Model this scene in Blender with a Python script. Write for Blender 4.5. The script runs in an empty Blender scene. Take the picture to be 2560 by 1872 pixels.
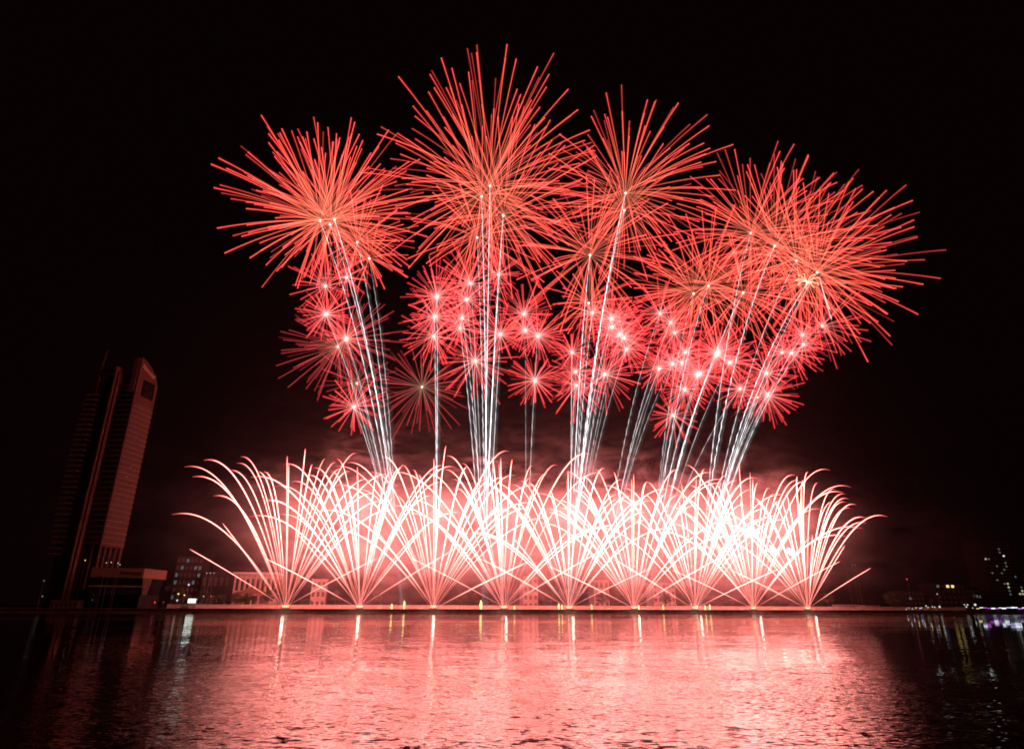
import bpy, bmesh, math, random
from mathutils import Vector, Matrix

S = bpy.context.scene
COL = S.collection
R = math.radians
rnd = random.Random(7)

# ------------------------------------------------------------------ camera
CAM_H = 3.6
PITCH, ROLL = R(20.36), R(0.2)
FPX, W0, H0 = 1560.0, 2560.0, 1872.0
cam_d = bpy.data.cameras.new("camera")
cam_d.sensor_width = 36.0
cam_d.lens = FPX / W0 * 36.0
cam_d.clip_start, cam_d.clip_end = 0.5, 20000.0
cam = bpy.data.objects.new("camera", cam_d)
COL.objects.link(cam)
CAM_R = Matrix.Rotation(math.pi / 2 + PITCH, 3, 'X') @ Matrix.Rotation(ROLL, 3, 'Z')
cam.matrix_world = Matrix.Translation((0, 0, CAM_H)) @ CAM_R.to_4x4()
S.camera = cam

# ------------------------------------------------------------------ night sky
w = bpy.data.worlds.new("World")
S.world = w
w.use_nodes = True
bg = w.node_tree.nodes["Background"]
bg.inputs["Color"].default_value = (1.0, 0.26, 0.32, 1)
bg.inputs["Strength"].default_value = 0.0022

# ------------------------------------------------------------------ exposure and render settings
S.view_settings.view_transform = 'Standard'
S.view_settings.look = 'None'
S.view_settings.exposure = 0.0
S.view_settings.gamma = 1.0
S.render.engine = 'CYCLES'
cy = S.cycles
cy.use_denoising = True
cy.max_bounces = 6
cy.diffuse_bounces = 1
cy.glossy_bounces = 2
cy.transmission_bounces = 2
cy.volume_bounces = 0
cy.transparent_max_bounces = 96
cy.sample_clamp_indirect = 60.0
cy.pixel_filter_type = 'BLACKMAN_HARRIS'
cy.filter_width = 1.75
cy.caustics_reflective = False
cy.caustics_refractive = False

SPOT_W = 130000.0         # spots added to brighten each fan's smoke, facing away from the river
LAMP_W = 6500.0          # light of a comet fan all round
MUZZLE_W = 600.0          # lamp added before each foot, lighting the quay and streaking the water
LAMP_COL = (1.0, 0.175, 0.16)

# ------------------------------------------------------------------ placing
QUAY_Z = 2.0


def ray(px, py):
    v = Vector(((px - W0 / 2) / FPX, -(py - H0 / 2) / FPX, -1.0))
    return CAM_R @ v


BANK_A, BANK_B = 383.7, 0.194            # quay edge: y = A + B x
BANK_T = Vector((1, BANK_B, 0)).normalized()   # along the quay
BANK_N = Vector((-BANK_B, 1, 0)).normalized()  # away from the river
BANK_ANG = math.atan(BANK_B)


def at(px, py, d=0.0):
    """the point seen at a photo pixel on the upright plane d metres behind the quay edge"""
    r = ray(px, py)
    t = (BANK_A + d / math.cos(BANK_ANG)) / (r.y - BANK_B * r.x)
    return Vector((0, 0, CAM_H)) + r * t


def quay_pt(s, d, z):
    """s metres along the quay from the middle, d behind its edge"""
    p = Vector((0, BANK_A, 0)) + BANK_T * s + BANK_N * d
    return Vector((p.x, p.y, z))


def mpp(p):
    """metres per photo pixel at a point"""
    v = CAM_R.transposed() @ (p - Vector((0, 0, CAM_H)))
    return -v.z / FPX


# ------------------------------------------------------------------ materials
def new_mat(name):
    m = bpy.data.materials.new(name)
    m.use_nodes = True
    nt = m.node_tree
    nt.nodes.clear()
    out = nt.nodes.new("ShaderNodeOutputMaterial")
    return m, nt, out


def surf(name, col, rough=0.8, var=0.25, scale=0.4, spec=0.3, stretch=(1, 1, 1)):
    m, nt, out = new_mat(name)
    b = nt.nodes.new("ShaderNodeBsdfPrincipled")
    tc = nt.nodes.new("ShaderNodeTexCoord")
    mp = nt.nodes.new("ShaderNodeMapping")
    mp.inputs["Scale"].default_value = stretch
    n = nt.nodes.new("ShaderNodeTexNoise")
    n.inputs["Scale"].default_value = scale
    n.inputs["Detail"].default_value = 5
    cr = nt.nodes.new("ShaderNodeValToRGB")
    cr.color_ramp.elements[0].position = 0.3
    cr.color_ramp.elements[1].position = 0.7
    cr.color_ramp.elements[0].color = tuple(c * (1 - var) for c in col) + (1,)
    cr.color_ramp.elements[1].color = tuple(min(1, c * (1 + var)) for c in col) + (1,)
    L = nt.links.new
    L(tc.outputs["Object"], mp.inputs["Vector"])
    L(mp.outputs[0], n.inputs["Vector"])
    L(n.outputs["Fac"], cr.inputs["Fac"])
    L(cr.outputs["Color"], b.inputs["Base Color"])
    b.inputs["Roughness"].default_value = rough
    b.inputs["Specular IOR Level"].default_value = spec
    L(b.outputs[0], out.inputs["Surface"])
    return m


def lamp_mat(name, col, strength):
    m, nt, out = new_mat(name)
    e = nt.nodes.new("ShaderNodeEmission")
    e.inputs["Color"].default_value = tuple(col) + (1,)
    e.inputs["Strength"].default_value = strength
    nt.links.new(e.outputs[0], out.inputs["Surface"])
    m.cycles.emission_sampling = 'NONE'
    return m


def spark_mat():
    """burning sparks and the halo painted round them: they give off light and what is behind shines through them"""
    m, nt, out = new_mat("sparks_and_halo")
    a = nt.nodes.new("ShaderNodeAttribute")
    a.attribute_name = "burn"
    e = nt.nodes.new("ShaderNodeEmission")
    t = nt.nodes.new("ShaderNodeBsdfTransparent")
    ad = nt.nodes.new("ShaderNodeAddShader")
    nt.links.new(a.outputs["Color"], e.inputs["Color"])
    nt.links.new(e.outputs[0], ad.inputs[0])
    nt.links.new(t.outputs[0], ad.inputs[1])
    nt.links.new(ad.outputs[0], out.inputs["Surface"])
    m.cycles.emission_sampling = 'NONE'
    return m


M = dict(
    concrete=surf("quay_concrete", (0.48, 0.44, 0.41), 0.9, 0.35, 0.35, 0.2, (1, 1, 2.5)),
    paving=surf("paving", (0.30, 0.28, 0.26), 0.85, 0.2, 0.6),
    land=surf("dark_ground", (0.05, 0.05, 0.045), 0.95, 0.3, 0.05),
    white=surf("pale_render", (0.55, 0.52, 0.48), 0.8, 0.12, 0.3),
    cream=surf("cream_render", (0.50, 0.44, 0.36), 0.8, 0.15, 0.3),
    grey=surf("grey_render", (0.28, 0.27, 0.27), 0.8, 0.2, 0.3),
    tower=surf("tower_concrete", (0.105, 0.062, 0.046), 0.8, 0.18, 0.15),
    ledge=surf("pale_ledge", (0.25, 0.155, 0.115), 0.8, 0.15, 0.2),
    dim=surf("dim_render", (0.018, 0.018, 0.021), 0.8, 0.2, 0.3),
    glass=surf("dark_glass", (0.018, 0.02, 0.024), 0.25, 0.3, 0.2, 0.4),
    window=surf("tinted_window", (0.10, 0.095, 0.09), 0.35, 0.25, 0.5, 0.4),
    roof=surf("roof_tile", (0.16, 0.09, 0.07), 0.85, 0.25, 0.8),
    metal=surf("painted_metal", (0.22, 0.22, 0.23), 0.5, 0.1, 1.0),
    bark=surf("bark", (0.08, 0.06, 0.045), 0.95, 0.3, 2.0),
    leaf=surf("leaf_green", (0.05, 0.075, 0.03), 0.8, 0.45, 0.5),
    leaf_b=surf("leaf_olive", (0.07, 0.08, 0.035), 0.8, 0.45, 0.5),
    core=lamp_mat("star_core", (1.0, 0.86, 0.74), 3.0),
    flame=lamp_mat("golden_flame", (1.0, 0.62, 0.22), 2.6),
    flare=lamp_mat("mortar_flash", (1.0, 0.55, 0.26), 1.8),
    pink=lamp_mat("pink_lamp", (1.0, 0.42, 0.30), 1.6),
    whitelamp=lamp_mat("white_lamp", (0.92, 1.0, 0.95), 0.8),
    striplamp=lamp_mat("festive_white_lamp", (0.82, 0.86, 1.0), 1.6),
    kiosklamp=lamp_mat("kiosk_light", (0.86, 1.0, 0.88), 3.0),
    bluelamp=lamp_mat("blue_white_lamp", (0.62, 0.70, 1.0), 0.9),
    redlamp=lamp_mat("red_lamp", (1.0, 0.05, 0.06), 1.6),
    yellowlamp=lamp_mat("yellow_lamp", (1.0, 0.70, 0.22), 1.2),
    greenlamp=lamp_mat("green_lamp", (0.25, 1.0, 0.6), 0.35),
    purple=lamp_mat("violet_lamp", (0.75, 0.16, 1.0), 0.7),
    winwarm=lamp_mat("lit_window_warm", (1.0, 0.9, 0.62), 0.45),
    wincool=lamp_mat("lit_window_cool", (0.55, 0.85, 1.0), 0.11),
    windim=lamp_mat("lit_window_dim", (0.7, 1.0, 0.85), 0.09),
    spark=spark_mat(),
    sign=surf("sign_letters", (0.04, 0.04, 0.05), 0.6, 0.1, 1.0),
    signpale=surf("pale_sign_letters", (0.62, 0.6, 0.57), 0.6, 0.1, 1.0),
)


# ------------------------------------------------------------------ mesh helpers
class MB:
    def __init__(s):
        s.v, s.f, s.c = [], [], []

    def quad(s, a, b, c, d):
        i = len(s.v)
        s.v += [a, b, c, d]
        s.f.append((i, i + 1, i + 2, i + 3))

    def box(s, x0, x1, y0, y1, z0, z1, lean=0.0):
        i = len(s.v)
        s.v += [(x0, y0, z0), (x1, y0, z0), (x1, y1, z0), (x0, y1, z0),
                (x0, y0, z1), (x1 + lean, y0, z1), (x1 + lean, y1, z1), (x0, y1, z1)]
        s.f += [tuple(i + k for k in q) for q in
                ((0, 3, 2, 1), (4, 5, 6, 7), (0, 1, 5, 4), (1, 2, 6, 5), (2, 3, 7, 6), (3, 0, 4, 7))]

    def tube(s, pts, rads, n=4, cols=None, cap=False):
        base = len(s.v)
        ref = Vector((0.3, 1, 0.1)).normalized()
        m = len(pts)
        for k in range(m):
            d = (pts[min(k + 1, m - 1)] - pts[max(k - 1, 0)])
            d = d.normalized() if d.length > 1e-9 else Vector((0, 0, 1))
            u = d.cross(ref)
            if u.length < 1e-3:
                u = d.cross(Vector((1, 0, 0)))
            u.normalize()
            v = d.cross(u)
            for j in range(n):
                a = 2 * math.pi * j / n
                s.v.append(tuple(pts[k] + (u * math.cos(a) + v * math.sin(a)) * rads[k]))
                if cols:
                    s.c.append(cols[k])
        for k in range(m - 1):
            for j in range(n):
                j2 = (j + 1) % n
                s.f.append((base + k * n + j, base + k * n + j2, base + (k + 1) * n + j2, base + (k + 1) * n + j))
        if cap:
            s.f.append(tuple(base + j for j in range(n))[::-1])
            s.f.append(tuple(base + (m - 1) * n + j for j in range(n)))

    def ball(s, c, r, seg=10, ring=6, sz=1.0):
        base = len(s.v)
        c = Vector(c)
        s.v.append(tuple(c + Vector((0, 0, r * sz))))
        for i in range(1, ring):
            th = math.pi * i / ring
            for j in range(seg):
                ph = 2 * math.pi * j / seg
                s.v.append((c.x + r * math.sin(th) * math.cos(ph), c.y + r * math.sin(th) * math.sin(ph), c.z + r * sz * math.cos(th)))
        s.v.append(tuple(c - Vector((0, 0, r * sz))))
        last = len(s.v) - 1
        for j in range(seg):
            s.f.append((base, base + 1 + j, base + 1 + (j + 1) % seg))
            for i in range(ring - 2):
                a = base + 1 + i * seg
                s.f.append((a + j, a + seg + j, a + seg + (j + 1) % seg, a + (j + 1) % seg))
            a = base + 1 + (ring - 2) * seg
            s.f.append((a + j, last, a + (j + 1) % seg))

    def build(s, name, mat, parent=None, smooth=False):
        me = bpy.data.meshes.new(name)
        me.from_pydata([tuple(v) for v in s.v], [], s.f)
        me.materials.append(mat)
        if s.c:
            at_ = me.attributes.new("burn", 'FLOAT_COLOR', 'POINT')
            flat = []
            for c in s.c:
                flat += [c[0], c[1], c[2], 1.0]
            at_.data.foreach_set("color", flat)
        if smooth:
            me.polygons.foreach_set("use_smooth", [True] * len(me.polygons))
        me.update()
        o = bpy.data.objects.new(name, me)
        COL.objects.link(o)
        if parent is not None:
            o.parent = parent
        return o


def tag(o, label=None, cat=None, group=None, kind=None):
    if label:
        o["label"] = label
    if cat:
        o["category"] = cat
    if group:
        o["group"] = group
    if kind:
        o["kind"] = kind
    return o


def empty(name, loc, label, cat, group=None, rz=0.0):
    o = bpy.data.objects.new(name, None)
    COL.objects.link(o)
    o.location = loc
    o.rotation_euler = (0, 0, rz)
    o.empty_display_size = 1.0
    return tag(o, label, cat, group)


def copy_tree(o, parent=None):
    c = o.copy()
    COL.objects.link(c)
    if parent is not None:
        c.parent = parent
    for ch in [x for x in COL.objects if x.parent == o]:
        copy_tree(ch, c)
    return c


ORD = ["first", "second", "third", "fourth", "fifth", "sixth", "seventh", "eighth", "ninth", "tenth", "eleventh",
       "twelfth", "thirteenth", "fourteenth", "fifteenth", "sixteenth", "seventeenth", "eighteenth", "nineteenth",
       "twentieth", "twenty-first", "twenty-second", "twenty-third", "twenty-fourth", "twenty-fifth", "twenty-sixth",
       "twenty-seventh", "twenty-eighth", "twenty-ninth", "thirtieth"]


def lerp_cols(stops, s):
    for (a, ca), (b, cb) in zip(stops, stops[1:]):
        if s <= b:
            t = 0 if b == a else max(0, (s - a) / (b - a))
            return tuple(x + (y - x) * t for x, y in zip(ca, cb))
    return stops[-1][1]


# ------------------------------------------------------------------ river and land
def water():
    mb = MB()
    pts = [(-1800, -80), (1800, -80)]
    far = [quay_pt(1800, 0.3, 0), quay_pt(-1800, 0.3, 0)]
    mb.quad((-1800, -80, 0), (1800, -80, 0), tuple(far[0]), tuple(far[1]))
    m, nt, out = new_mat("river_water")
    L = nt.links.new
    N = nt.nodes.new
    geo = N("ShaderNodeNewGeometry")

    def math_(op, a=None, b=None, va=0.0, vb=0.0):
        n = N("ShaderNodeMath")
        n.operation = op
        n.inputs[0].default_value, n.inputs[1].default_value = va, vb
        n.inputs[2].default_value = -0.25
        if a is not None:
            L(a, n.inputs[0])
        if b is not None:
            L(b, n.inputs[1])
        return n.outputs[0]

    def ripple(scale, amp, detail, rough=0.5):
        mp = N("ShaderNodeVectorMath")
        mp.operation = 'MULTIPLY'
        mp.inputs[1].default_value = scale
        L(geo.outputs["Position"], mp.inputs[0])
        n = N("ShaderNodeTexNoise")
        n.inputs["Scale"].default_value = 1.0
        n.inputs["Detail"].default_value = detail
        n.inputs["Roughness"].default_value = rough
        L(mp.outputs[0], n.inputs["Vector"])
        s = N("ShaderNodeVectorMath")
        s.operation = 'SUBTRACT'
        s.inputs[1].default_value = (0.5, 0.5, 0.5)
        L(n.outputs["Color"], s.inputs[0])
        q = N("ShaderNodeVectorMath")
        q.operation = 'MULTIPLY'
        q.inputs[1].default_value = amp
        L(s.outputs[0], q.inputs[0])
        return q.outputs[0]

    def add(a, b):
        n = N("ShaderNodeVectorMath")
        n.operation = 'ADD'
        L(a, n.inputs[0])
        if isinstance(b, tuple):
            n.inputs[1].default_value = b
        else:
            L(b, n.inputs[1])
        return n.outputs[0]

    tot = add(ripple((2.6, 4.6, 1), (0.08, 0.085, 0), 2.0), ripple((0.45, 1.2, 1), (0.03, 0.055, 0), 2.0))
    tot = add(tot, ripple((0.02, 0.12, 1), (0.006, 0.03, 0), 1.0))
    # nearer than about 50 m a chop runs over the long swell
    sepw = N("ShaderNodeSeparateXYZ")
    L(geo.outputs["Position"], sepw.inputs[0])
    near = N("ShaderNodeMapRange")
    near.inputs["From Min"].default_value, near.inputs["From Max"].default_value = 52.0, 36.0
    L(sepw.outputs["Y"], near.inputs["Value"])
    chop = N("ShaderNodeVectorMath")
    chop.operation = 'SCALE'
    L(add(add(ripple((3.6, 7.5, 1), (0.34, 0.24, 0), 1.0), ripple((0.8, 1.7, 1), (0.10, 0.12, 0), 2.0)), (0, 0.009, 0)), chop.inputs[0])
    gust = N("ShaderNodeTexNoise")
    gust.inputs["Scale"].default_value = 0.11
    gust.inputs["Detail"].default_value = 1.0
    L(geo.outputs["Position"], gust.inputs["Vector"])
    L(math_('MULTIPLY', near.outputs[0], math_('MULTIPLY_ADD', gust.outputs["Fac"], None, vb=2.6)), chop.inputs["Scale"])
    tot = add(tot, chop.outputs[0])
    tot = add(tot, (0, 0, 1.0))
    nm = N("ShaderNodeVectorMath")
    nm.operation = 'NORMALIZE'
    L(tot, nm.inputs[0])
    b = N("ShaderNodeBsdfPrincipled")
    b.inputs["Base Color"].default_value = (0.010, 0.012, 0.012, 1)
    b.inputs["Roughness"].default_value = 0.01
    b.inputs["IOR"].default_value = 1.42
    L(nm.outputs[0], b.inputs["Normal"])
    L(b.outputs[0], out.inputs["Surface"])
    o = mb.build("water", m)
    tag(o, "wide dark river with rippled surface mirroring the red fireworks", kind="structure")


water()

mb = MB()
mb.quad(tuple(quay_pt(-2400, 0.9, QUAY_Z - 0.5)), tuple(quay_pt(2400, 0.9, QUAY_Z - 0.5)), tuple(quay_pt(2400, 2600, QUAY_Z - 0.5)), tuple(quay_pt(-2400, 2600, QUAY_Z - 0.5)))
tag(mb.build("ground", M["land"]), kind="structure")
mb = MB()
mb.quad(tuple(quay_pt(-700, 0.9, QUAY_Z - 0.35)), tuple(quay_pt(900, 0.9, QUAY_Z - 0.35)), tuple(quay_pt(900, 22, QUAY_Z - 0.35)), tuple(quay_pt(-700, 22, QUAY_Z - 0.35)))
tag(mb.build("promenade", M["paving"]), kind="structure")

# quay wall with a coping and bays
qw = empty("quay_wall", (0, BANK_A, 0), "long low concrete quay wall along the far edge of the river", "quay wall", rz=BANK_ANG)
mb = MB()
mb.box(-700, 900, 0.0, 0.9, -1.5, 0.5)
mb.build("wall_base", M["concrete"], qw)
mb = MB()
x = -700
while x < 900:
    mb.box(x, x + 7.6, 0.25, 0.9, 0.5, QUAY_Z - 0.3)
    mb.box(x + 7.6, x + 8.0, 0.05, 0.9, 0.5, QUAY_Z - 0.3)
    x += 8.0
mb.build("wall_face", M["concrete"], qw)
mb = MB()
mb.box(-700, 900, -0.15, 1.1, QUAY_Z - 0.3, QUAY_Z)
mb.build("coping", M["white"], qw)
# parapet at the back of the promenade, pale, catching the red light
pw = empty("parapet_wall", quay_pt(0, 22, QUAY_Z - 0.35), "long pale parapet wall at the back of the promenade", "parapet", rz=BANK_ANG)
mb = MB()
mb.box(-190, 330, 0, 0.5, 0, 2.1)
mb.build("wall_panel", M["cream"], pw)
mb = MB()
mb.box(-190, 330, -0.12, 0.62, 2.1, 2.4)
mb.build("coping", M["white"], pw)


# ------------------------------------------------------------------ fireworks
SP = M["spark"]
COMET = [(0.0, (0.22, 0.05, 0.04)), (0.10, (0.50, 0.13, 0.10)), (0.25, (3.2, 1.05, 0.88)), (0.55, (5.6, 1.95, 1.65)), (0.82, (3.6, 0.85, 0.72)), (0.93, (0.9, 0.13, 0.11)), (1.0, (0.5, 0.04, 0.045))]
STRAIGHT = [(0.0, (0.2, 0.06, 0.05)), (0.2, (0.6, 0.2, 0.16)), (0.5, (2.2, 0.8, 0.66)), (0.95, (3.2, 1.0, 0.85)), (1.0, (1.2, 0.25, 0.25))]

# measured comets: dx, dy (up) from the fan's foot, straight?
FAN_L = [(-284, 231, 0), (-253, 350, 0), (-233, 325, 0), (-204, 367, 0), (-180, 277, 0), (-141, 341, 0), (-122, 359, 0),
         (-113, 375, 0), (-71, 337, 0), (-55, 337, 0), (-157, 209, 1), (-240, 145, 1)]
FAN_M = [(4, 377, 1), (8, 360, 1), (49, 396, 0), (67, 356, 0), (100, 370, 0), (126, 361, 0), (180, 384, 0)]
FAN_X = [(-265, 190, 0), (30, 330, 0), (-25, 352, 0), (-92, 300, 0), (140, 300, 0), (205, 260, 0)]
FAN_R = [(284, 240, 0), (252, 262, 0), (228, 282, 0), (262, 330, 0), (210, 318, 0), (160, 338, 0), (140, 345, 0), (229, 122, 1), (160, 205, 1)]
NINE_R = [(-18, 336, 0), (-10, 337, 0), (-2, 335, 0), (40, 342, 0), (68, 297, 0), (95, 296, 0), (101, 292, 0), (93, 279, 0), (80, 263, 0),
          (122, 274, 0), (115, 267, 0), (190, 243, 0), (163, 228, 0), (137, 210, 0), (95, 167, 1), (152, 109, 1), (10, 190, 1)]
FEET = [(714, 1517, 1.0), (899, 1518, 1.0), (1083, 1520, 0.99), (1260, 1522, 0.98), (1424, 1523, 0.97), (1586, 1525, 0.95), (1738, 1525, 0.92), (1884, 1525, 0.9), (2020, 1525, 0.87)]
FAN_LABEL = ["red-white comet fan nearest the tower, one long low comet shooting out alone beside it",
             "red-white comet fan standing second in the row from the tower end",
             "red-white comet fan standing third in the row from the tower end",
             "red-white comet fan standing fourth in the row from the tower end",
             "pinkish red-white comet fan in the very middle of the row of nine",
             "red-white comet fan standing fourth from the dark end of the row",
             "red-white comet fan standing third from the dark end of the row",
             "brightest comet fan under the white flashes, second from the dark end",
             "last red-white comet fan of the row, beside the dark far bank"]


def comet(p0, p2, straight, r, parent, org, wgt=1.0):
    if straight:
        p1 = (p0 + p2) / 2 + Vector((0, 0, 0.02 * (p2 - p0).length))
    else:
        lat = p2 - p0
        f = 0.60 + 0.06 * rnd.random()
        p1 = Vector((p0.x + lat.x * f, p0.y + lat.y * f, p2.z + 0.10 * math.hypot(lat.x, lat.y) + 1.0))
    n = 22
    pts, rad, cols = [], [], []
    stops = STRAIGHT if straight else COMET
    for k in range(n):
        t = k / (n - 1)
        p = p0 * (1 - t) ** 2 + p1 * (2 * t * (1 - t)) + p2 * t * t
        pts.append(p - org)
        rad.append(r * (0.55 + 0.45 * min(1, t / 0.25)) * (1.0 if t < 0.85 else 1.0 - 0.45 * (t - 0.85) / 0.15))
        c = lerp_cols(stops, t)
        cols.append(tuple(x * wgt for x in c))
    mb = MB()
    mb.tube(pts, rad, 4, cols)
    mb.tube(pts, [q * 5 for q in rad], 5, [(min(0.075, x[0] * 0.04), min(0.075, x[0] * 0.04) * 0.13, min(0.075, x[0] * 0.04) * 0.13) for x in cols])  # wide faint tube, a soft glow painted round the comet
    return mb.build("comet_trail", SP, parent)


def comet_fan(i):
    fx, fy, s = FEET[i]
    foot = at(fx, fy, 2.0)
    foot.z = QUAY_Z
    root = empty("comet_fan", foot, FAN_LABEL[i], "firework", "comet fans fired from the quay")
    if i == 0:
        tips = FAN_L + FAN_M + FAN_R
    elif i == 8:
        tips = [(-x, y, st) for x, y, st in FAN_R] + [(-160, 330, 0), (-120, 325, 0), (-80, 340, 0), (-60, 345, 0), (-40, 330, 0)]
        tips = [(x, y * 0.95, st) for x, y, st in tips] + [(x / 0.87, y / 0.87, st) for x, y, st in NINE_R]
    else:
        tips = FAN_L + FAN_M + FAN_R + FAN_X
        if i % 2:
            tips = [(-x, y, st) for x, y, st in tips]
    grow = 1.0 if i in (0, 8) else rnd.uniform(0.95, 1.05)
    for x, y, st in tips:
        if i not in (0, 8) and rnd.random() < 0.07:
            continue
        x, y = x * grow, y * grow
        jx, jy = (0, 0) if i == 0 else (rnd.uniform(-20, 20), rnd.uniform(-34, 14))
        if st:
            jx, jy = jx * 0.4, jy * 0.4
        p2 = at(fx + (x + jx) * s, fy - (y + jy) * s, 2.0 + rnd.uniform(-4, 4))
        p0 = Vector(foot) + BANK_T * rnd.uniform(-1.3, 1.3) + Vector((0, 0, 0.4))
        comet(p0, p2, st, rnd.uniform(0.10, 0.175), root, foot, rnd.uniform(0.8, 1.4) * (1.3 if abs(x) < 22 else 1.0))
    # mortar rack with the flash in its mouths
    mb = MB()
    for k in range(7):
        a = (k - 3) * 0.25
        q = Vector(((k - 3) * 0.55, 0, 0.0))
        mb.tube([q, q + Vector((math.sin(a) * 0.9, 0, math.cos(a) * 0.9))], [0.16, 0.16], 8, None, True)
    mb.box(-2.1, 2.1, -0.35, -0.2, 0, 0.35)
    mb.box(-2.1, 2.1, 0.2, 0.35, 0, 0.35)
    rk = mb.build("mortar_rack", M["metal"], root)
    rk.rotation_euler = (0, 0, BANK_ANG)
    mb = MB()
    for k in range(-2, 3):
        mb.ball((k * 0.75 + rnd.uniform(-.15, .15), 0, 1.15 + 0.2 * (k % 2)), 0.5 if abs(k) < 2 else 0.35, 8, 5, 1.1)
    fl = mb.build("muzzle_flash", M["flare"], root)
    fl.rotation_euler = (0, 0, BANK_ANG)
    # lamps added for the comets' light: spots into the smoke, points around
    gain = 1.15 if i == 7 else 0.8 if i == 0 else 1.0
    for z, wt in ((26, 0.75), (58, 1.05)):
        ld = bpy.data.lights.new("comet_fill", 'SPOT')
        ld.energy = SPOT_W * wt * gain
        ld.color = LAMP_COL
        ld.shadow_soft_size = 4.0
        ld.spot_size = R(172)
        ld.spot_blend = 0.5
        lo = bpy.data.objects.new("comet_fill", ld)
        COL.objects.link(lo)
        lo.parent = root
        lo.location = Vector((0, 0, z)) - BANK_N * 6.0
        lo.rotation_euler = BANK_N.to_track_quat('-Z', 'Y').to_euler()
    ld = bpy.data.lights.new("comet_fill", 'POINT')
    ld.energy = LAMP_W * gain
    ld.color = LAMP_COL
    ld.shadow_soft_size = 28.0
    lo = bpy.data.objects.new("comet_fill", ld)
    COL.objects.link(lo)
    lo.parent = root
    lo.location = Vector((0, 0, 36)) - BANK_N * 16.0
    ld = bpy.data.lights.new("muzzle_fill", 'POINT')
    ld.energy = MUZZLE_W
    ld.color = (1.0, 0.50, 0.42)
    ld.shadow_soft_size = 0.7
    lo = bpy.data.objects.new("muzzle_fill", ld)
    COL.objects.link(lo)
    lo.parent = root
    lo.location = Vector((0, 0, 4.0)) - BANK_N * 7.0


for i in range(9):
    comet_fan(i)

# --- shells bursting above
BIG = [(0.0, (0.05, 0.018, 0.010)), (0.12, (0.13, 0.034, 0.020)), (0.35, (0.48, 0.076, 0.046)), (0.65, (0.68, 0.068, 0.046)), (0.95, (0.72, 0.035, 0.032)), (1.0, (0.85, 0.06, 0.055))]
SMALL = [(0.0, (0.36, 0.17, 0.15)), (0.12, (0.36, 0.105, 0.095)), (0.40, (0.46, 0.055, 0.052)), (1.0, (0.56, 0.022, 0.026))]
FAINT = [(0.0, (0.06, 0.035, 0.022)), (0.2, (0.07, 0.03, 0.022)), (0.6, (0.22, 0.018, 0.02)), (1.0, (0.17, 0.012, 0.015))]

CL = {
    "A": ("the thick trail bundle nearest the tower", 1003),
    "B": ("the thin pair of trails between two thick bundles", 1088),
    "C": ("the straight upright trail bundle", 1212),
    "D": ("the faint trio of upright trails", 1312),
    "E": ("the trail bundle leaning above the middle fan", 1425),
    "F": ("the faint curved trails", 1500),
    "G": ("the wide leaning bundle of trails", 1622),
    "H": ("the leaning bundle farthest from the tower", 1745),
}
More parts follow.
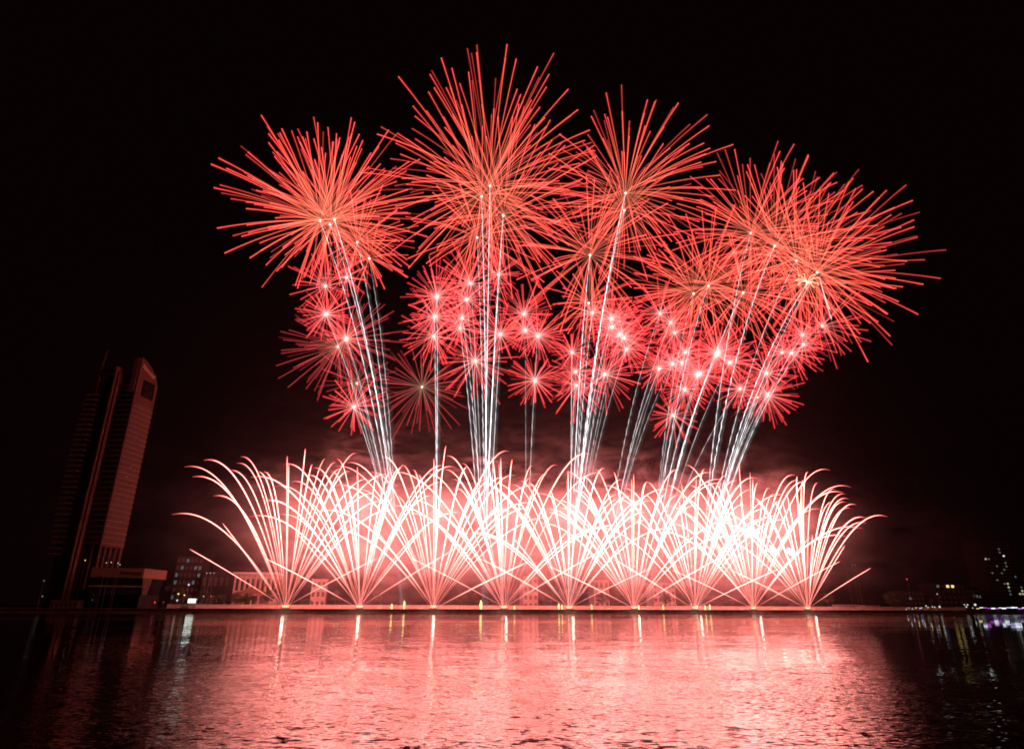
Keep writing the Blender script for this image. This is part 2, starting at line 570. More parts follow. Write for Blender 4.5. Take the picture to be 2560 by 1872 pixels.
# px, py, radius, drift x, drift y, trails, style, cluster
BURSTS = [
    (800, 552, 226, -38, -84, 64, "b", "A"), (836, 549, 210, 30, -70, 52, "b", "A"), (825, 561, 222, -10, -84, 50, "b", "A"),
    (893, 606, 130, 30, -35, 28, "b", "A"), (923, 646, 95, 10, -10, 20, "b", "A"),
    (866, 694, 62, 0, -5, 22, "s", "A"), (814, 715, 88, -10, -5, 26, "s", "A"), (815, 786, 74, 0, -8, 48, "s", "A"),
    (864, 850, 130, 20, -20, 46, "f", "A"), (845, 867, 125, -40, 8, 44, "f", "A"), (866, 846, 62, 0, -6, 34, "s", "A"),
    (892, 958, 100, 0, -10, 34, "f", "A"), (885, 1017, 82, 0, -10, 36, "s", "A"), (1055, 967, 132, 0, 0, 50, "f", "B"),
    (1092, 743, 88, 0, -14, 46, "s", "B"), (1086, 792, 88, 0, -4, 40, "s", "B"), (1084, 840, 92, 0, 2, 30, "s", "B"),
    (1225, 465, 284, 10, -112, 60, "b", "C"), (1204, 491, 276, -20, -90, 56, "b", "C"), (1258, 539, 255, 30, -60, 56, "b", "C"), (1193, 594, 190, 10, -20, 36, "b", "C"),
    (1246, 687, 72, 0, -10, 24, "s", "C"), (1177, 709, 110, -10, -20, 34, "s", "C"), (1167, 749, 92, 0, -10, 36, "s", "C"), (1156, 795, 80, 0, -6, 30, "s", "C"), (1150, 820, 76, 0, -2, 30, "s", "C"),
    (1188, 902, 112, 0, 4, 42, "s", "C"), (1251, 836, 76, 0, -8, 40, "s", "C"),
    (1310, 785, 84, 0, -12, 34, "s", "D"), (1313, 826, 70, 0, -8, 40, "s", "D"), (1344, 840, 76, 8, -8, 48, "s", "D"), (1337, 951, 78, 0, -2, 46, "s", "D"),
    (1564, 483, 235, 32, -60, 66, "b", "E"), (1561, 526, 215, -30, -30, 42, "b", "E"), (1475, 638, 215, 0, -30, 54, "b", "E"), (1472, 758, 120, 10, -20, 30, "b", "E"),
    (1481, 782, 72, 0, -5, 26, "s", "E"), (1528, 797, 84, 5, -10, 44, "s", "E"), (1530, 818, 80, 5, -8, 36, "s", "E"), (1548, 836, 86, 8, -6, 38, "s", "E"), (1559, 845, 78, 8, -4, 34, "s", "E"),
    (1566, 873, 72, 6, -2, 36, "s", "E"), (1430, 881, 58, 0, -8, 36, "s", "E"), (1439, 929, 78, 0, -8, 30, "s", "E"), (1441, 963, 84, -4, 6, 32, "s", "E"), (1511, 936, 96, 8, 0, 42, "s", "E"),
    (1650, 784, 84, 0, -10, 24, "s", "F"), (1676, 806, 70, 0, -6, 28, "s", "F"), (1687, 832, 84, 4, -8, 30, "s", "F"), (1648, 921, 68, 0, -4, 36, "s", "F"), (1681, 910, 74, 0, -6, 40, "s", "F"), (1705, 907, 72, 0, -4, 34, "s", "F"),
    (1771, 715, 195, 6, -36, 60, "b", "G"), (1734, 734, 160, -20, -30, 44, "b", "G"), (1858, 732, 185, 34, -10, 44, "b", "G"), (1714, 880, 70, 0, -4, 36, "s", "G"), (1712, 973, 72, 0, 0, 40, "s", "G"), (1682, 1038, 76, 0, 4, 26, "s", "G"),
    (1750, 934, 70, 4, -4, 44, "s", "G"), (1744, 937, 66, -4, -4, 36, "s", "G"), (1794, 881, 84, 10, -10, 46, "s", "G"), (1792, 888, 64, 0, -4, 34, "s", "G"), (1824, 906, 66, 12, -8, 44, "s", "G"), (1850, 971, 64, 0, 0, 34, "s", "G"),
    (1877, 583, 205, 6, -50, 58, "b", "H"), (1937, 615, 220, 20, -60, 58, "b", "H"), (1991, 652, 235, 40, -60, 58, "b", "H"), (2043, 681, 226, 58, -44, 56, "b", "H"), (2019, 707, 175, 40, -14, 40, "b", "H"),
    (2055, 815, 105, 20, -10, 24, "s", "H"), (2007, 837, 74, 0, -10, 28, "s", "H"), (2008, 861, 76, 10, -2, 28, "s", "H"), (1979, 882, 76, 4, 0, 34, "s", "H"), (1955, 881, 60, 0, -4, 26, "s", "H"),
    (1916, 933, 76, 0, -6, 40, "s", "H"), (1918, 986, 80, 6, 0, 48, "s", "H"), (1894, 993, 72, -8, 4, 26, "f", "H"),
]


def bez(p0, p1, p2, t):
    return p0 * (1 - t) ** 2 + p1 * (2 * t * (1 - t)) + p2 * t * t


def rising_tail(p0, c, root, strength, dash, curl):
    """white tail climbing from the quay to the shell, flickering and wavering"""
    d = c - p0
    p1 = Vector((p0.x + d.x * curl, p0.y + d.y * 0.5, p0.z + d.z * 0.58))
    n = max(30, int(d.length / 3.0))
    ph = rnd.uniform(0, 6.28)
    per = rnd.uniform(7.0, 10.5)
    amp = rnd.uniform(0.08, 0.36) * dash
    pts, rad, cols = [], [], []
    for k in range(n + 1):
        t = k / n
        a = ph + t * d.length / per * 2 * math.pi
        p = bez(p0, p1, c, t)
        env = min(1.0, t * 4)
        p = p + Vector((math.cos(a) * amp, math.sin(a) * amp, 0)) * env
        b = strength * (0.66 + 0.46 * math.sin(a) * dash + rnd.uniform(-.28, .28)) * (1.2 - 0.65 * t)
        b *= 0.02 + 0.98 * min(1.0, max(0.0, (p.z - 45.0) / 45.0))
        pts.append(p - c)
        rad.append(0.16 + 0.12 * (1 - t))
        cols.append((b * 0.96, b * 0.97, b))
    mb = MB()
    mb.tube(pts, rad, 3, cols)
    mb.tube([p + Vector((0.7, 0, 0)) for p in pts], [q * 6 for q in rad], 4, [tuple(x * 0.028 for x in q) for q in cols])  # dim glowing tube set beside the tail as painted smoky haze
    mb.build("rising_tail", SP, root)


# the big shells light the town too
BURST_W = 110000.0
SHINE = {(800, 552), (1225, 465), (1564, 483), (1877, 583), (1991, 652)}
order = {k: sorted([b for b in BURSTS if b[7] == k], key=lambda b: b[1]) for k in CL}
for (px, py, rad_px, dx, dy, nt_, style, cl) in BURSTS:
    dd = rnd.uniform(-38, -8) if style == "b" else rnd.uniform(-6, 20)
    c = at(px, py, dd)
    mp_ = mpp(c)
    Rm = rad_px * mp_
    rank = [b[:2] for b in order[cl]].index((px, py))
    nt_ = min(98, int(nt_ * (1.6 if style == "b" else 1.5)))
    size = {"b": "large red", "s": "small red", "f": "dim dark red"}[style]
    lab = f"{size} starburst, {ORD[rank]} highest on {CL[cl][0]}"
    if rank == 0:
        lab = f"{size} starburst, topmost on {CL[cl][0]}"
    if (px, py) == (1055, 967):
        lab = "dim brownish red starburst hanging alone in the dark gap between two trail bundles"
    root = empty("firework_burst", c, lab, "firework", "shells bursting over the quay")
    mb = MB()
    mb.ball((0, 0, 0), 0.66 if style == "b" else 0.52, 10, 6)
    mb.build("core", M["core"], root, True)
    drift = Vector((dx * mp_, 0, -dy * mp_))
    gold = math.pi * (3 - math.sqrt(5))
    off = rnd.uniform(0, 6.28)
    stops = {"b": BIG, "s": SMALL, "f": FAINT}[style]
    for k in range(nt_):
        z = 1 - 2 * (k + 0.5) / nt_ + rnd.uniform(-.06, .06)
        z = max(-1, min(1, z))
        r_ = math.sqrt(max(0, 1 - z * z))
        ph = k * gold + off + rnd.uniform(-.25, .25)
        dr = Vector((r_ * math.cos(ph), r_ * math.sin(ph), z))
        ln = rnd.uniform(0.74, 1.06) if style == "b" else rnd.uniform(0.7, 1.1)
        n = 8 if style == "b" else 5
        g = (0.16 if style == "b" else 0.05) * Rm
        wgt = rnd.choice((1.0, 1.0, 1.0, 0.85, 0.85, 0.55, 0.35))
        if style == "b" and rnd.random() < 0.08:
            ln *= 1.03
            wgt *= 0.5
        pts, rd, cols = [], [], []
        for j in range(n):
            t = j / (n - 1)
            s_ = t * ln
            pts.append(dr * Rm * s_ + drift * s_ - Vector((0, 0, g * s_ * s_)))
            rd.append((0.215 if style == "b" else 0.22) * (0.5 + 0.5 * t))
            cc = lerp_cols(stops, t)
            cols.append(tuple(x * wgt * 1.45 for x in cc))
        mb = MB()
        mb.tube(pts, rd, 3, cols)
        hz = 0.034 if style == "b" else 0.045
        mb.tube(pts, [q * 5 for q in rd], 4, [tuple(x * hz for x in q) for q in cols])  # dim outer tube: halo of glow painted round each star trail
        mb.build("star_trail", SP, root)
    if (px, py) in SHINE:
        ld = bpy.data.lights.new("burst_glow", 'POINT')
        ld.energy = BURST_W
        ld.color = (1.0, 0.14, 0.10)
        ld.shadow_soft_size = 30.0
        lo = bpy.data.objects.new("burst_glow", ld)
        COL.objects.link(lo)
        lo.parent = root
        lo.location = drift * 0.5 - BANK_N * 20
    if (style != "f" or cl != "B") and (style == "b" or rnd.random() < 0.75):
        p0 = at(CL[cl][1] + rnd.uniform(-6, 6), 1520, dd)
        p0.z = QUAY_Z
        if cl == "A" and px < 880:
            p0 += BANK_T * 2
        strong = 1.0 if style == "b" else 0.6
        rising_tail(p0, c, root, strong * rnd.choice((0.45, 0.7, 0.9, 1.2, 1.5)), rnd.uniform(0.2, 0.9), rnd.uniform(0.34, 0.40))
    if (px, py) == (2019, 707):
        for k in range(9):
            a = R(20 + k * 40) + rnd.uniform(-.2, .2)
            q = [Vector((math.cos(a) * u * 9, rnd.uniform(-1, 1), math.sin(a) * u * 6 + 2.5 * math.sin(u * 2.6))) for u in (0.1, 0.3, 0.5, 0.7, 0.85, 1.0)]
            mb = MB()
            mb.tube(q, [0.3] * 6, 3, [(0.9, 0.45, 0.25)] * 6)
            mb.build("spark_curl", SP, root)
    if (px, py) == (2043, 681):
        for ex, ey in ((2074, 773), (2079, 798)):
            e = at(ex, ey, dd) - c
            q = [bez(Vector((1, 0, -4)), Vector((e.x * 0.35, 0, e.z * 0.6)), e, u / 6) for u in range(7)]
            mb = MB()
            mb.tube(q, [0.3] * 7, 3, [(0.15 + .3 * u / 6, 0.14 + .27 * u / 6, 0.14 + .28 * u / 6) for u in range(7)])
            mb.build("falling_tail", SP, root)

# --- white flashes low in the comet row
for k, (px, py, r, lab) in enumerate(((1882, 1330, 4.0, "biggest white flash glaring inside the brightest comet fan"),
                                      (1931, 1374, 2.6, "middle-sized white flash just below the biggest flash"),
                                      (1976, 1378, 2.4, "small white flash nearest the last comet fan"))):
    c = at(px, py, 1.0)
    root = empty("flash_burst", c, lab, "firework", "white flashes among the comets")
    mb = MB()
    mb.ball((0, 0, 0), r * 0.42, 12, 8)
    mb.build("core", M["core"], root, True)
    for j in range(46):
        d = Vector((rnd.gauss(0, 1), rnd.gauss(0, 1), rnd.gauss(0, 1))).normalized()
        l = r * rnd.uniform(0.7, 1.6)
        mb = MB()
        mb.tube([d * 0.2 * r, d * 0.6 * l, d * l], [0.5, 0.42, 0.25], 4, [(1.6, 1.1, 0.95), (0.9, 0.5, 0.42), (0.3, 0.08, 0.07)])
        mb.build("star_trail", SP, root)

# ------------------------------------------------------------------ smoke behind the comets, lit by the added spots
VEIL = 0.0009


def smoke():
    mb = MB()
    x0, x1 = -290, 380
    a = [quay_pt(s, d, z) for z in (QUAY_Z + 0.3, 230) for s, d in ((x0, 5.5), (x1, 5.5), (x1, 40), (x0, 40))]
    mb.v = [tuple(p) for p in a]
    mb.f = [(0, 3, 2, 1), (4, 5, 6, 7), (0, 1, 5, 4), (1, 2, 6, 5), (2, 3, 7, 6), (3, 0, 4, 7)]
    m, nt, out = new_mat("gun_smoke")
    N, L = nt.nodes.new, nt.links.new
    geo = N("ShaderNodeNewGeometry")
    sep = N("ShaderNodeSeparateXYZ")
    L(geo.outputs["Position"], sep.inputs[0])

    def mth(op, a, b=0.0, clamp=False):
        n = N("ShaderNodeMath")
        n.operation = op
        n.use_clamp = clamp
        for i, q in enumerate((a, b)):
            if isinstance(q, (int, float)):
                n.inputs[i].default_value = q
            else:
                L(q, n.inputs[i])
        return n.outputs[0]

    def ramp(v, pts):
        n = N("ShaderNodeFloatCurve")
        cv = n.mapping.curves[0]
        lo, hi = pts[0][0], pts[-1][0]
        mr = N("ShaderNodeMapRange")
        mr.inputs["From Min"].default_value, mr.inputs["From Max"].default_value = lo, hi
        L(v, mr.inputs["Value"])
        P = [((x - lo) / (hi - lo), y) for x, y in pts]
        cv.points[0].location = P[0]
        cv.points[1].location = P[-1]
        for p in P[1:-1]:
            cv.points.new(*p)
        for p in cv.points:
            p.handle_type = 'VECTOR'
        n.mapping.update()
        L(mr.outputs[0], n.inputs["Value"])
        return n.outputs[0]

    def noise(scale, vecscale, detail, rough=0.6, dist=0.0):
        v = N("ShaderNodeVectorMath")
        v.operation = 'MULTIPLY'
        v.inputs[1].default_value = vecscale
        L(geo.outputs["Position"], v.inputs[0])
        n = N("ShaderNodeTexNoise")
        n.inputs["Scale"].default_value = scale
        n.inputs["Detail"].default_value = detail
        n.inputs["Roughness"].default_value = rough
        n.inputs["Distortion"].default_value = dist
        L(v.outputs[0], n.inputs["Vector"])
        return n.outputs["Fac"]

    big = noise(0.022, (1, 1, 1), 4.0, 0.6, 0.4)
    fine = noise(0.05, (0.6, 1, 1.5), 3.0, 0.65, 0.8)
    # billows lift and lower the top of the bank of smoke
    zz = mth('ADD', sep.outputs["Z"], mth('MULTIPLY', mth('SUBTRACT', big, 0.5), 75.0))
    hz = ramp(zz, [(0, 0.10), (10, 0.16), (22, 0.55), (36, 1.0), (60, 1.0), (78, 0.42), (96, 0.08), (118, 0.015), (160, 0.0)])
    hx = ramp(sep.outputs["X"], [(-290, 0.0), (-205, 0.01), (-165, 0.06), (-125, 0.30), (-95, 0.75), (-40, 1.0), (170, 1.0), (190, 0.55), (215, 0.16), (260, 0.03), (380, 0.0)])
    body = mth('MULTIPLY', hz, hx)
    calm = mth('MULTIPLY', mth('SUBTRACT', fine, 0.28), 2.4, True)
    wisp = mth('MULTIPLY', mth('SUBTRACT', noise(0.06, (0.5, 1, 1.3), 5.0, 0.7, 1.6), 0.47), 6.0, True)
    up = ramp(sep.outputs["Z"], [(0, 0.75), (18, 0.45), (34, 0.0), (58, 0.0), (80, 1.0), (230, 1.0)])
    k = mth('ADD', mth('MULTIPLY', calm, mth('SUBTRACT', 1.0, up)), mth('MULTIPLY', wisp, up))
    veil = mth('MULTIPLY', ramp(sep.outputs["Z"], [(0, 1.0), (90, 1.0), (140, 0.6), (200, 0.2), (230, 0.0)]),
               ramp(sep.outputs["X"], [(-290, 0.0), (-230, 0.3), (-140, 1.0), (220, 1.0), (300, 0.4), (380, 0.0)]))
    veil = mth('MULTIPLY', veil, mth('ADD', mth('MULTIPLY', fine, 1.2), 0.4))
    dens = mth('ADD', mth('MULTIPLY', mth('MULTIPLY', body, k), 0.13), mth('MULTIPLY', veil, VEIL))
    v = N("ShaderNodeVolumePrincipled")
    v.inputs["Color"].default_value = (0.92, 0.90, 0.90, 1)
    L(dens, v.inputs["Density"])
    L(v.outputs[0], out.inputs["Volume"])
    m.cycles.volume_step_rate = 1.0
    o = mb.build("smoke", m)
    tag(o, "billowing smoke lit pinkish red behind the row of comet fans", "smoke", kind="stuff")


smoke()


# ------------------------------------------------------------------ the tall hotel tower
def z_at(px, py, F):
    r = ray(px, py)
    return CAM_H + r.z * F / r.y


def text_part(name, body, size, mat, parent, loc, rot, depth=0.12):
    cu = bpy.data.curves.new(name, 'FONT')
    cu.body = body
    cu.size = size
    cu.extrude = depth
    cu.align_x = 'CENTER'
    cu.align_y = 'CENTER'
    tmp = bpy.data.objects.new(name, cu)
    COL.objects.link(tmp)
    dg = bpy.context.evaluated_depsgraph_get()
    me = bpy.data.meshes.new_from_object(tmp.evaluated_get(dg))
    bpy.data.objects.remove(tmp)
    me.materials.clear()
    me.materials.append(mat)
    o = bpy.data.objects.new(name, me)
    COL.objects.link(o)
    o.parent = parent
    o.location = loc
    o.rotation_euler = rot
    return o


def tower():
    F = 368.0
    cx = (220 - 1280) / 1664.0 * F
    g = QUAY_Z - 0.4
    T = empty("hotel_tower", (cx, F, g), "tall slim hotel tower with a sloping crown, standing dark by the river", "tower", rz=R(-6))
    ztop = z_at(340, 893, F) - g
    zfin = z_at(304, 919, F) - g
    zbay = z_at(332, 930, F) - g
    zsail = z_at(267, 884, F + 9) - g
    zbot = z_at(252, 1364, F) - g        # underside of the bedroom floors
    zpod = z_at(240, 1400, F) - g
    D = 19.0
    mb = MB()
    # slab with a crown that falls away to the back, opening near the top
    prof = [(0, ztop), (5, ztop - 1.0), (11, ztop - 4.0), (16, ztop - 8.0), (D, ztop - 13.5)]
    o0, o1, oz0, oz1 = 5.0, 16.8, ztop - 24, ztop - 13.0
    def wall(x, flip):
        rows = []
        ys = [0, o0, 11, o1, D]
        def top(y):
            for (a, za), (b, zb) in zip(prof, prof[1:]):
                if y <= b:
                    return za + (zb - za) * (y - a) / (b - a)
            return prof[-1][1]
        for a, b in zip(ys, ys[1:]):
            inside = a >= o0 and b <= o1
            za, zb_ = top(a), top(b)
            if inside:
                mb.quad((x, a, zbot), (x, b, zbot), (x, b, oz0), (x, a, oz0))
                mb.quad((x, a, oz1), (x, b, oz1), (x, b, zb_), (x, a, za))
            else:
                mb.quad((x, a, zbot), (x, b, zbot), (x, b, zb_), (x, a, za))
    wall(0.0, 0)
    wall(-1.2, 1)
    mb.quad((-1.2, 0, zbot), (0, 0, zbot), (0, 0, ztop), (-1.2, 0, ztop))
    mb.quad((-1.2, D, zbot), (0, D, zbot), (0, D, prof[-1][1]), (-1.2, D, prof[-1][1]))
    for (a, za), (b, zb_) in zip(prof, prof[1:]):
        mb.quad((-1.2, a, za), (0, a, za), (0, b, zb_), (-1.2, b, zb_))
    mb.quad((-1.2, 0, zbot), (0, 0, zbot), (0, D, zbot), (-1.2, D, zbot))
    for (ya, yb, z1, z2) in ((o0, o0, oz0, oz1), (o1, o1, oz0, oz1)):
        mb.quad((-1.2, ya, z1), (0, ya, z1), (0, ya, z2), (-1.2, ya, z2))
    mb.quad((-1.2, o0, oz0), (0, o0, oz0), (0, o1, oz0), (-1.2, o1, oz0))
    mb.quad((-1.2, o0, oz1), (0, o0, oz1), (0, o1, oz1), (-1.2, o1, oz1))
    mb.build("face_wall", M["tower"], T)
    mb = MB()
    mb.box(-4.6, -1.22, -0.35, 1.5, zbay - 13, ztop - 0.3)
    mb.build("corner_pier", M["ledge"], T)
    # core behind, dark glass wing
    mb = MB()
    mb.box(-28, -1.3, 1.6, D - 0.3, 0, zbay - 1)
    mb.build("glass_wing", M["glass"], T)
    mb = MB()
    for k in range(6):
        xx = -27 + k * 2.6
        mb.box(xx, xx + 0.28, 0.3, 1.59, 4, zbay - 2)
    mb.build("mullion", M["ledge"], T)
    mb = MB()
    mb.box(-25.5, -13.6, -0.4, 3, zfin - 0.6, zfin + 0.4)
    mb.build("roof_canopy", M["tower"], T)
    # tall double fin
    for (a, b, y0) in ((-13.6, -12.5, -4.2), (-12.0, -11.3, -2.6)):
        mb = MB()
        mb.box(a, b, y0, 1.55, 0, zfin - (0 if a < -13 else 4))
        mb.build("fin", M["tower"], T)
    # floors: ledges wrapping the rounded bay and the face, window bands between
    n = 31
    zt = ztop - 30
    fh = (zt - zbot) / (n - 4)
    for k in range(n):
        z = zbot + 1.5 + k * fh
        if z > zbay - 1:
            break
        mb = MB()
        path = [(-11.2, -0.35), (-4.5, -0.35), (-2.2, -0.2), (-0.7, 0.1), (0.25, 1.2)]
        if z < zt + 1:
            path += [(0.35, 6), (0.35, D - 0.02)]
        inner = [(-11.2, 1.55), (-4.5, 1.55), (-2.6, 1.5), (-1.5, 1.5), (-0.3, 1.6)]
        if z < zt + 1:
            inner += [(-0.2, 6), (-0.2, D - 0.02)]
        h = 0.55
        for (p, q, p2, q2) in zip(path, path[1:], inner, inner[1:]):
            mb.quad((p[0], p[1], z), (q[0], q[1], z), (q[0], q[1], z + h), (p[0], p[1], z + h))
            mb.quad((p[0], p[1], z + h), (q[0], q[1], z + h), (q2[0], q2[1], z + h), (p2[0], p2[1], z + h))
            mb.quad((p[0], p[1], z), (q[0], q[1], z), (q2[0], q2[1], z), (p2[0], p2[1], z))
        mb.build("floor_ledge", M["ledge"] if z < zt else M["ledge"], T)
        if z < zt:
            mb = MB()
            y = 2.2
            while y < D - 0.9:
                mb.box(-0.1, 0.06, y, y + 0.95, z + 0.95, z + fh - 0.5)
                y += 1.35
            mb.build("window_band", M["window"], T)
    # balconies at the far flank
    for k in range(31):
        z = zbot + 1.5 + (k - 2) * fh
        if z > zfin - 8 or z < 12:
            continue
        mb = MB()
        out_ = 1.5 + 2.0 * math.sin(math.pi * k / 34)
        mb.box(-28.2 - out_, -23.5, -2.3, 4.5, z, z + 0.9)
        mb.build("balcony", M["white"], T)
    # curved sail above the flank
    mb = MB()
    for k in range(10):
        t0, t1 = k / 10, (k + 1) / 10
        def P(t):
            return (-29.5 + 3.6 * t * t, zfin - 26 + (zsail - zfin + 26) * t)
        (xa, za), (xb, zb_) = P(t0), P(t1)
        w0, w1 = 2.0 * (1 - t0) + 0.5, 2.0 * (1 - t1) + 0.5
        for y in (0.0, 0.8):
            mb.quad((xa, y, za), (xa + w0, y, za), (xb + w1, y, zb_), (xb, y, zb_))
        mb.quad((xa, 0, za), (xa, .8, za), (xb, .8, zb_), (xb, 0, zb_))
        mb.quad((xa + w0, 0, za), (xa + w0, .8, za), (xb + w1, .8, zb_), (xb + w1, 0, zb_))
    mb.build("sail", M["tower"], T)
    # open floor on columns
    for y in (0.3, 4.4, 8.6, 12.8, 17.0):
        mb = MB()
        mb.box(-1.2, -0.2, y, y + (1.1 if y < 15 else 1.9), 18, zbot)
        mb.build("column", M["tower"], T)
    for xx in (-10.6, -5.4):
        mb = MB()
        mb.box(xx, xx + 1.0, -0.2, 0.9, 10, zbot + 1)
        mb.build("column", M["tower"], T)
    # a few lit bedrooms
    for (y, z) in ((9.0, zt - 6.2 * fh), (9.8, zt - 12.1 * fh), (8.6, zt - 14.1 * fh), (11.6, zbot + 4.55 * fh)):
        mb = MB()
        mb.box(-0.1, 0.12, y, y + 0.5, z, z + 0.6)
        mb.build("lit_window", M["winwarm"], T)
    text_part("sign", "Novotel", 3.9, M["signpale"], T, (0.2, 8.0, ztop - 7.0), (math.pi / 2, 0.30, math.pi / 2), 0.25)

    # podium with a raked glass prow
    P = MB()
    ax, bx = -28.0, 8.5
    z1 = z_at(300, 1420, 352) - g
    z0 = z_at(300, 1444, 352) - g
    pod = empty("podium", (0, 0, 0), None, None)
    pod.parent = T
    pod.location = (0, 0, 0)
    # world aligned podium: undo the tower's turn
    pod.rotation_euler = (0, 0, R(6))
    del_keys = [k for k in pod.keys()]
    def wx(px, py, Fw):
        r = ray(px, py)
        p = Vector((0, 0, CAM_H)) + r * (Fw / r.y)
        return p.x - cx
    xl, xr = wx(230, 1420, 343), wx(362, 1421, 352)
    yl = 343 - F
    xe = wx(385, 1427, 362)
    y0, y1 = 352 - F, 362 - F
    xrb = wx(353, 1486, 352)
    xeb = wx(366, 1484, 362)
    zl = z_at(352, 1486, 352) - g
    def prism(ptsf, za, zb_, shift=(0, 0)):
        b = MB()
        n_ = len(ptsf)
        lo = [(x_, y_, za) for x_, y_ in ptsf]
        hi = [(x_ + shift[0], y_ + shift[1], zb_) for x_, y_ in ptsf]
        b.v = lo + hi
        b.f = [tuple(range(n_))[::-1], tuple(range(n_, 2 * n_))] + [(i_, (i_ + 1) % n_, n_ + (i_ + 1) % n_, n_ + i_) for i_ in range(n_)]
        return b
    prism([(xl, yl), (xr, y0), (xe, y1), (xe, y1 + 14), (xl, y1 + 14)], z0, z1).build("fascia", M["ledge"], pod)
    b = MB()
    top = [(xl + .4, yl + .6), (xr - .4, y0 + .6), (xe - .6, y1 + .2), (xe - .6, y1 + 13), (xl + .4, y1 + 13)]
    bot = [(xl + .4, yl + .6), (xrb, y0 + .6), (xeb - .6, y1 + .2), (xeb - .6, y1 + 13), (xl + .4, y1 + 13)]
    b.v = [(x_, y_, zl) for x_, y_ in bot] + [(x_, y_, z0) for x_, y_ in top]
    b.f = [(4, 3, 2, 1, 0), (5, 6, 7, 8, 9)] + [(i_, (i_ + 1) % 5, 5 + (i_ + 1) % 5, 5 + i_) for i_ in range(5)]
    b.build("glazing", M["glass"], pod)
    b = MB()
    for y in (0, ):
        b.v = [(xrb + .2, y0 + .1, zl), (xeb + .2, y1, zl), (xeb - 1.2, y1 + 1, zl), (xrb - 1.0, y0 + .9, zl),
               (xr, y0 + .1, z0), (xe, y1, z0), (xe - 1.2, y1 + 1, z0), (xr - 1.0, y0 + .9, z0)]
        b.f = [(3, 2, 1, 0), (4, 5, 6, 7), (0, 1, 5, 4), (1, 2, 6, 5), (2, 3, 7, 6), (3, 0, 4, 7)]
    b.build("raked_frame", M["tower"], pod)
    b = MB()
    zm = z_at(300, 1467, 352) - g
    b.v = [(xl, yl + .2, zm), (xrb + 1, y0 + .2, zm), (xrb + 1, y0 + .62, zm), (xl, yl + .62, zm), (xl, yl + .2, zm + .7), (xrb + 1, y0 + .2, zm + .7), (xrb + 1, y0 + .62, zm + .7), (xl, yl + .62, zm + .7)]
    b.f = [(0, 3, 2, 1), (4, 5, 6, 7), (0, 1, 5, 4), (1, 2, 6, 5), (2, 3, 7, 6), (3, 0, 4, 7)]
    b.build("transom", M["grey"], pod)
    b = MB()
    b.box(xl, xrb - 2, y0 + 2, y1 + 12, 0, zl)
    b.build("ground_floor", M["dim"], pod)
    sx = wx(326, 1434, 349.5)
    sa = math.atan2(y0 - yl, xr - xl)
    sy = yl + (y0 - yl) * (sx - xl) / (xr - xl)
    text_part("sign", "Novotel", 3.0, M["sign"], pod, (sx, sy - 0.12, (z0 + z1) / 2), (math.pi / 2, 0, sa), 0.1)


tower()


# ------------------------------------------------------------------ other buildings
def building(name, label, cat, px0, px1, pytop, d, depth, mat, floors, cols, lit=(), winmat="window", roofmat=None, group=None, base_py=None):
    """block with floor slabs, windows and a parapet, seen between two photo columns"""
    p0, p1 = at(px0, 1500, d), at(px1, 1500, d)
    g = QUAY_Z - 0.5
    w_ = (p1 - p0).length
    F = (p0.y + p1.y) / 2
    pm = (px0 + px1) / 2
    h = at(pm, pytop, d).z - g
    T = empty(name, Vector((p0.x, p0.y, g)), label, cat, group, BANK_ANG)
    mb = MB()
    mb.box(0, w_, 0, depth, 0, h)
    mb.build("wall", M[mat], T)
    mb = MB()
    mb.box(-0.3, w_ + 0.3, -0.3, depth + 0.3, h, h + 0.6)
    mb.build("roof", M[roofmat or mat], T)
    fh = h / floors
    cw = w_ / cols
    for f in range(floors):
        for c_ in range(cols):
            mb = MB()
            x0 = c_ * cw + cw * 0.22
            z0 = f * fh + fh * 0.28
            mb.box(x0, x0 + cw * 0.56, -0.06, 0.1, z0, z0 + fh * 0.5)
            key = lit.get((f, c_)) if isinstance(lit, dict) else None
            mb.build("lit_window" if key else "window", M[key or winmat], T)
    mb = MB()
    for f in range(1, floors):
        mb.box(-0.1, w_ + 0.1, -0.2, 0.0, f * fh - 0.15, f * fh + 0.12)
    if floors > 1:
        mb.build("floor_trim", M[mat], T)
    return T, w_, h


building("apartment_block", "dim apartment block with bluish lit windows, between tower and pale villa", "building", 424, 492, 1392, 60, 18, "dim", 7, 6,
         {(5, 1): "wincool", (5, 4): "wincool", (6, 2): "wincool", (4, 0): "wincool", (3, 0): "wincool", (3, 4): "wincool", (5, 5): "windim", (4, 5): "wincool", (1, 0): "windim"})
building("flat_roofed_hall", "low flat-roofed hall with three small white roof lights beside the pale villa", "building", 496, 568, 1432, 55, 20, "dim", 2, 5, {})


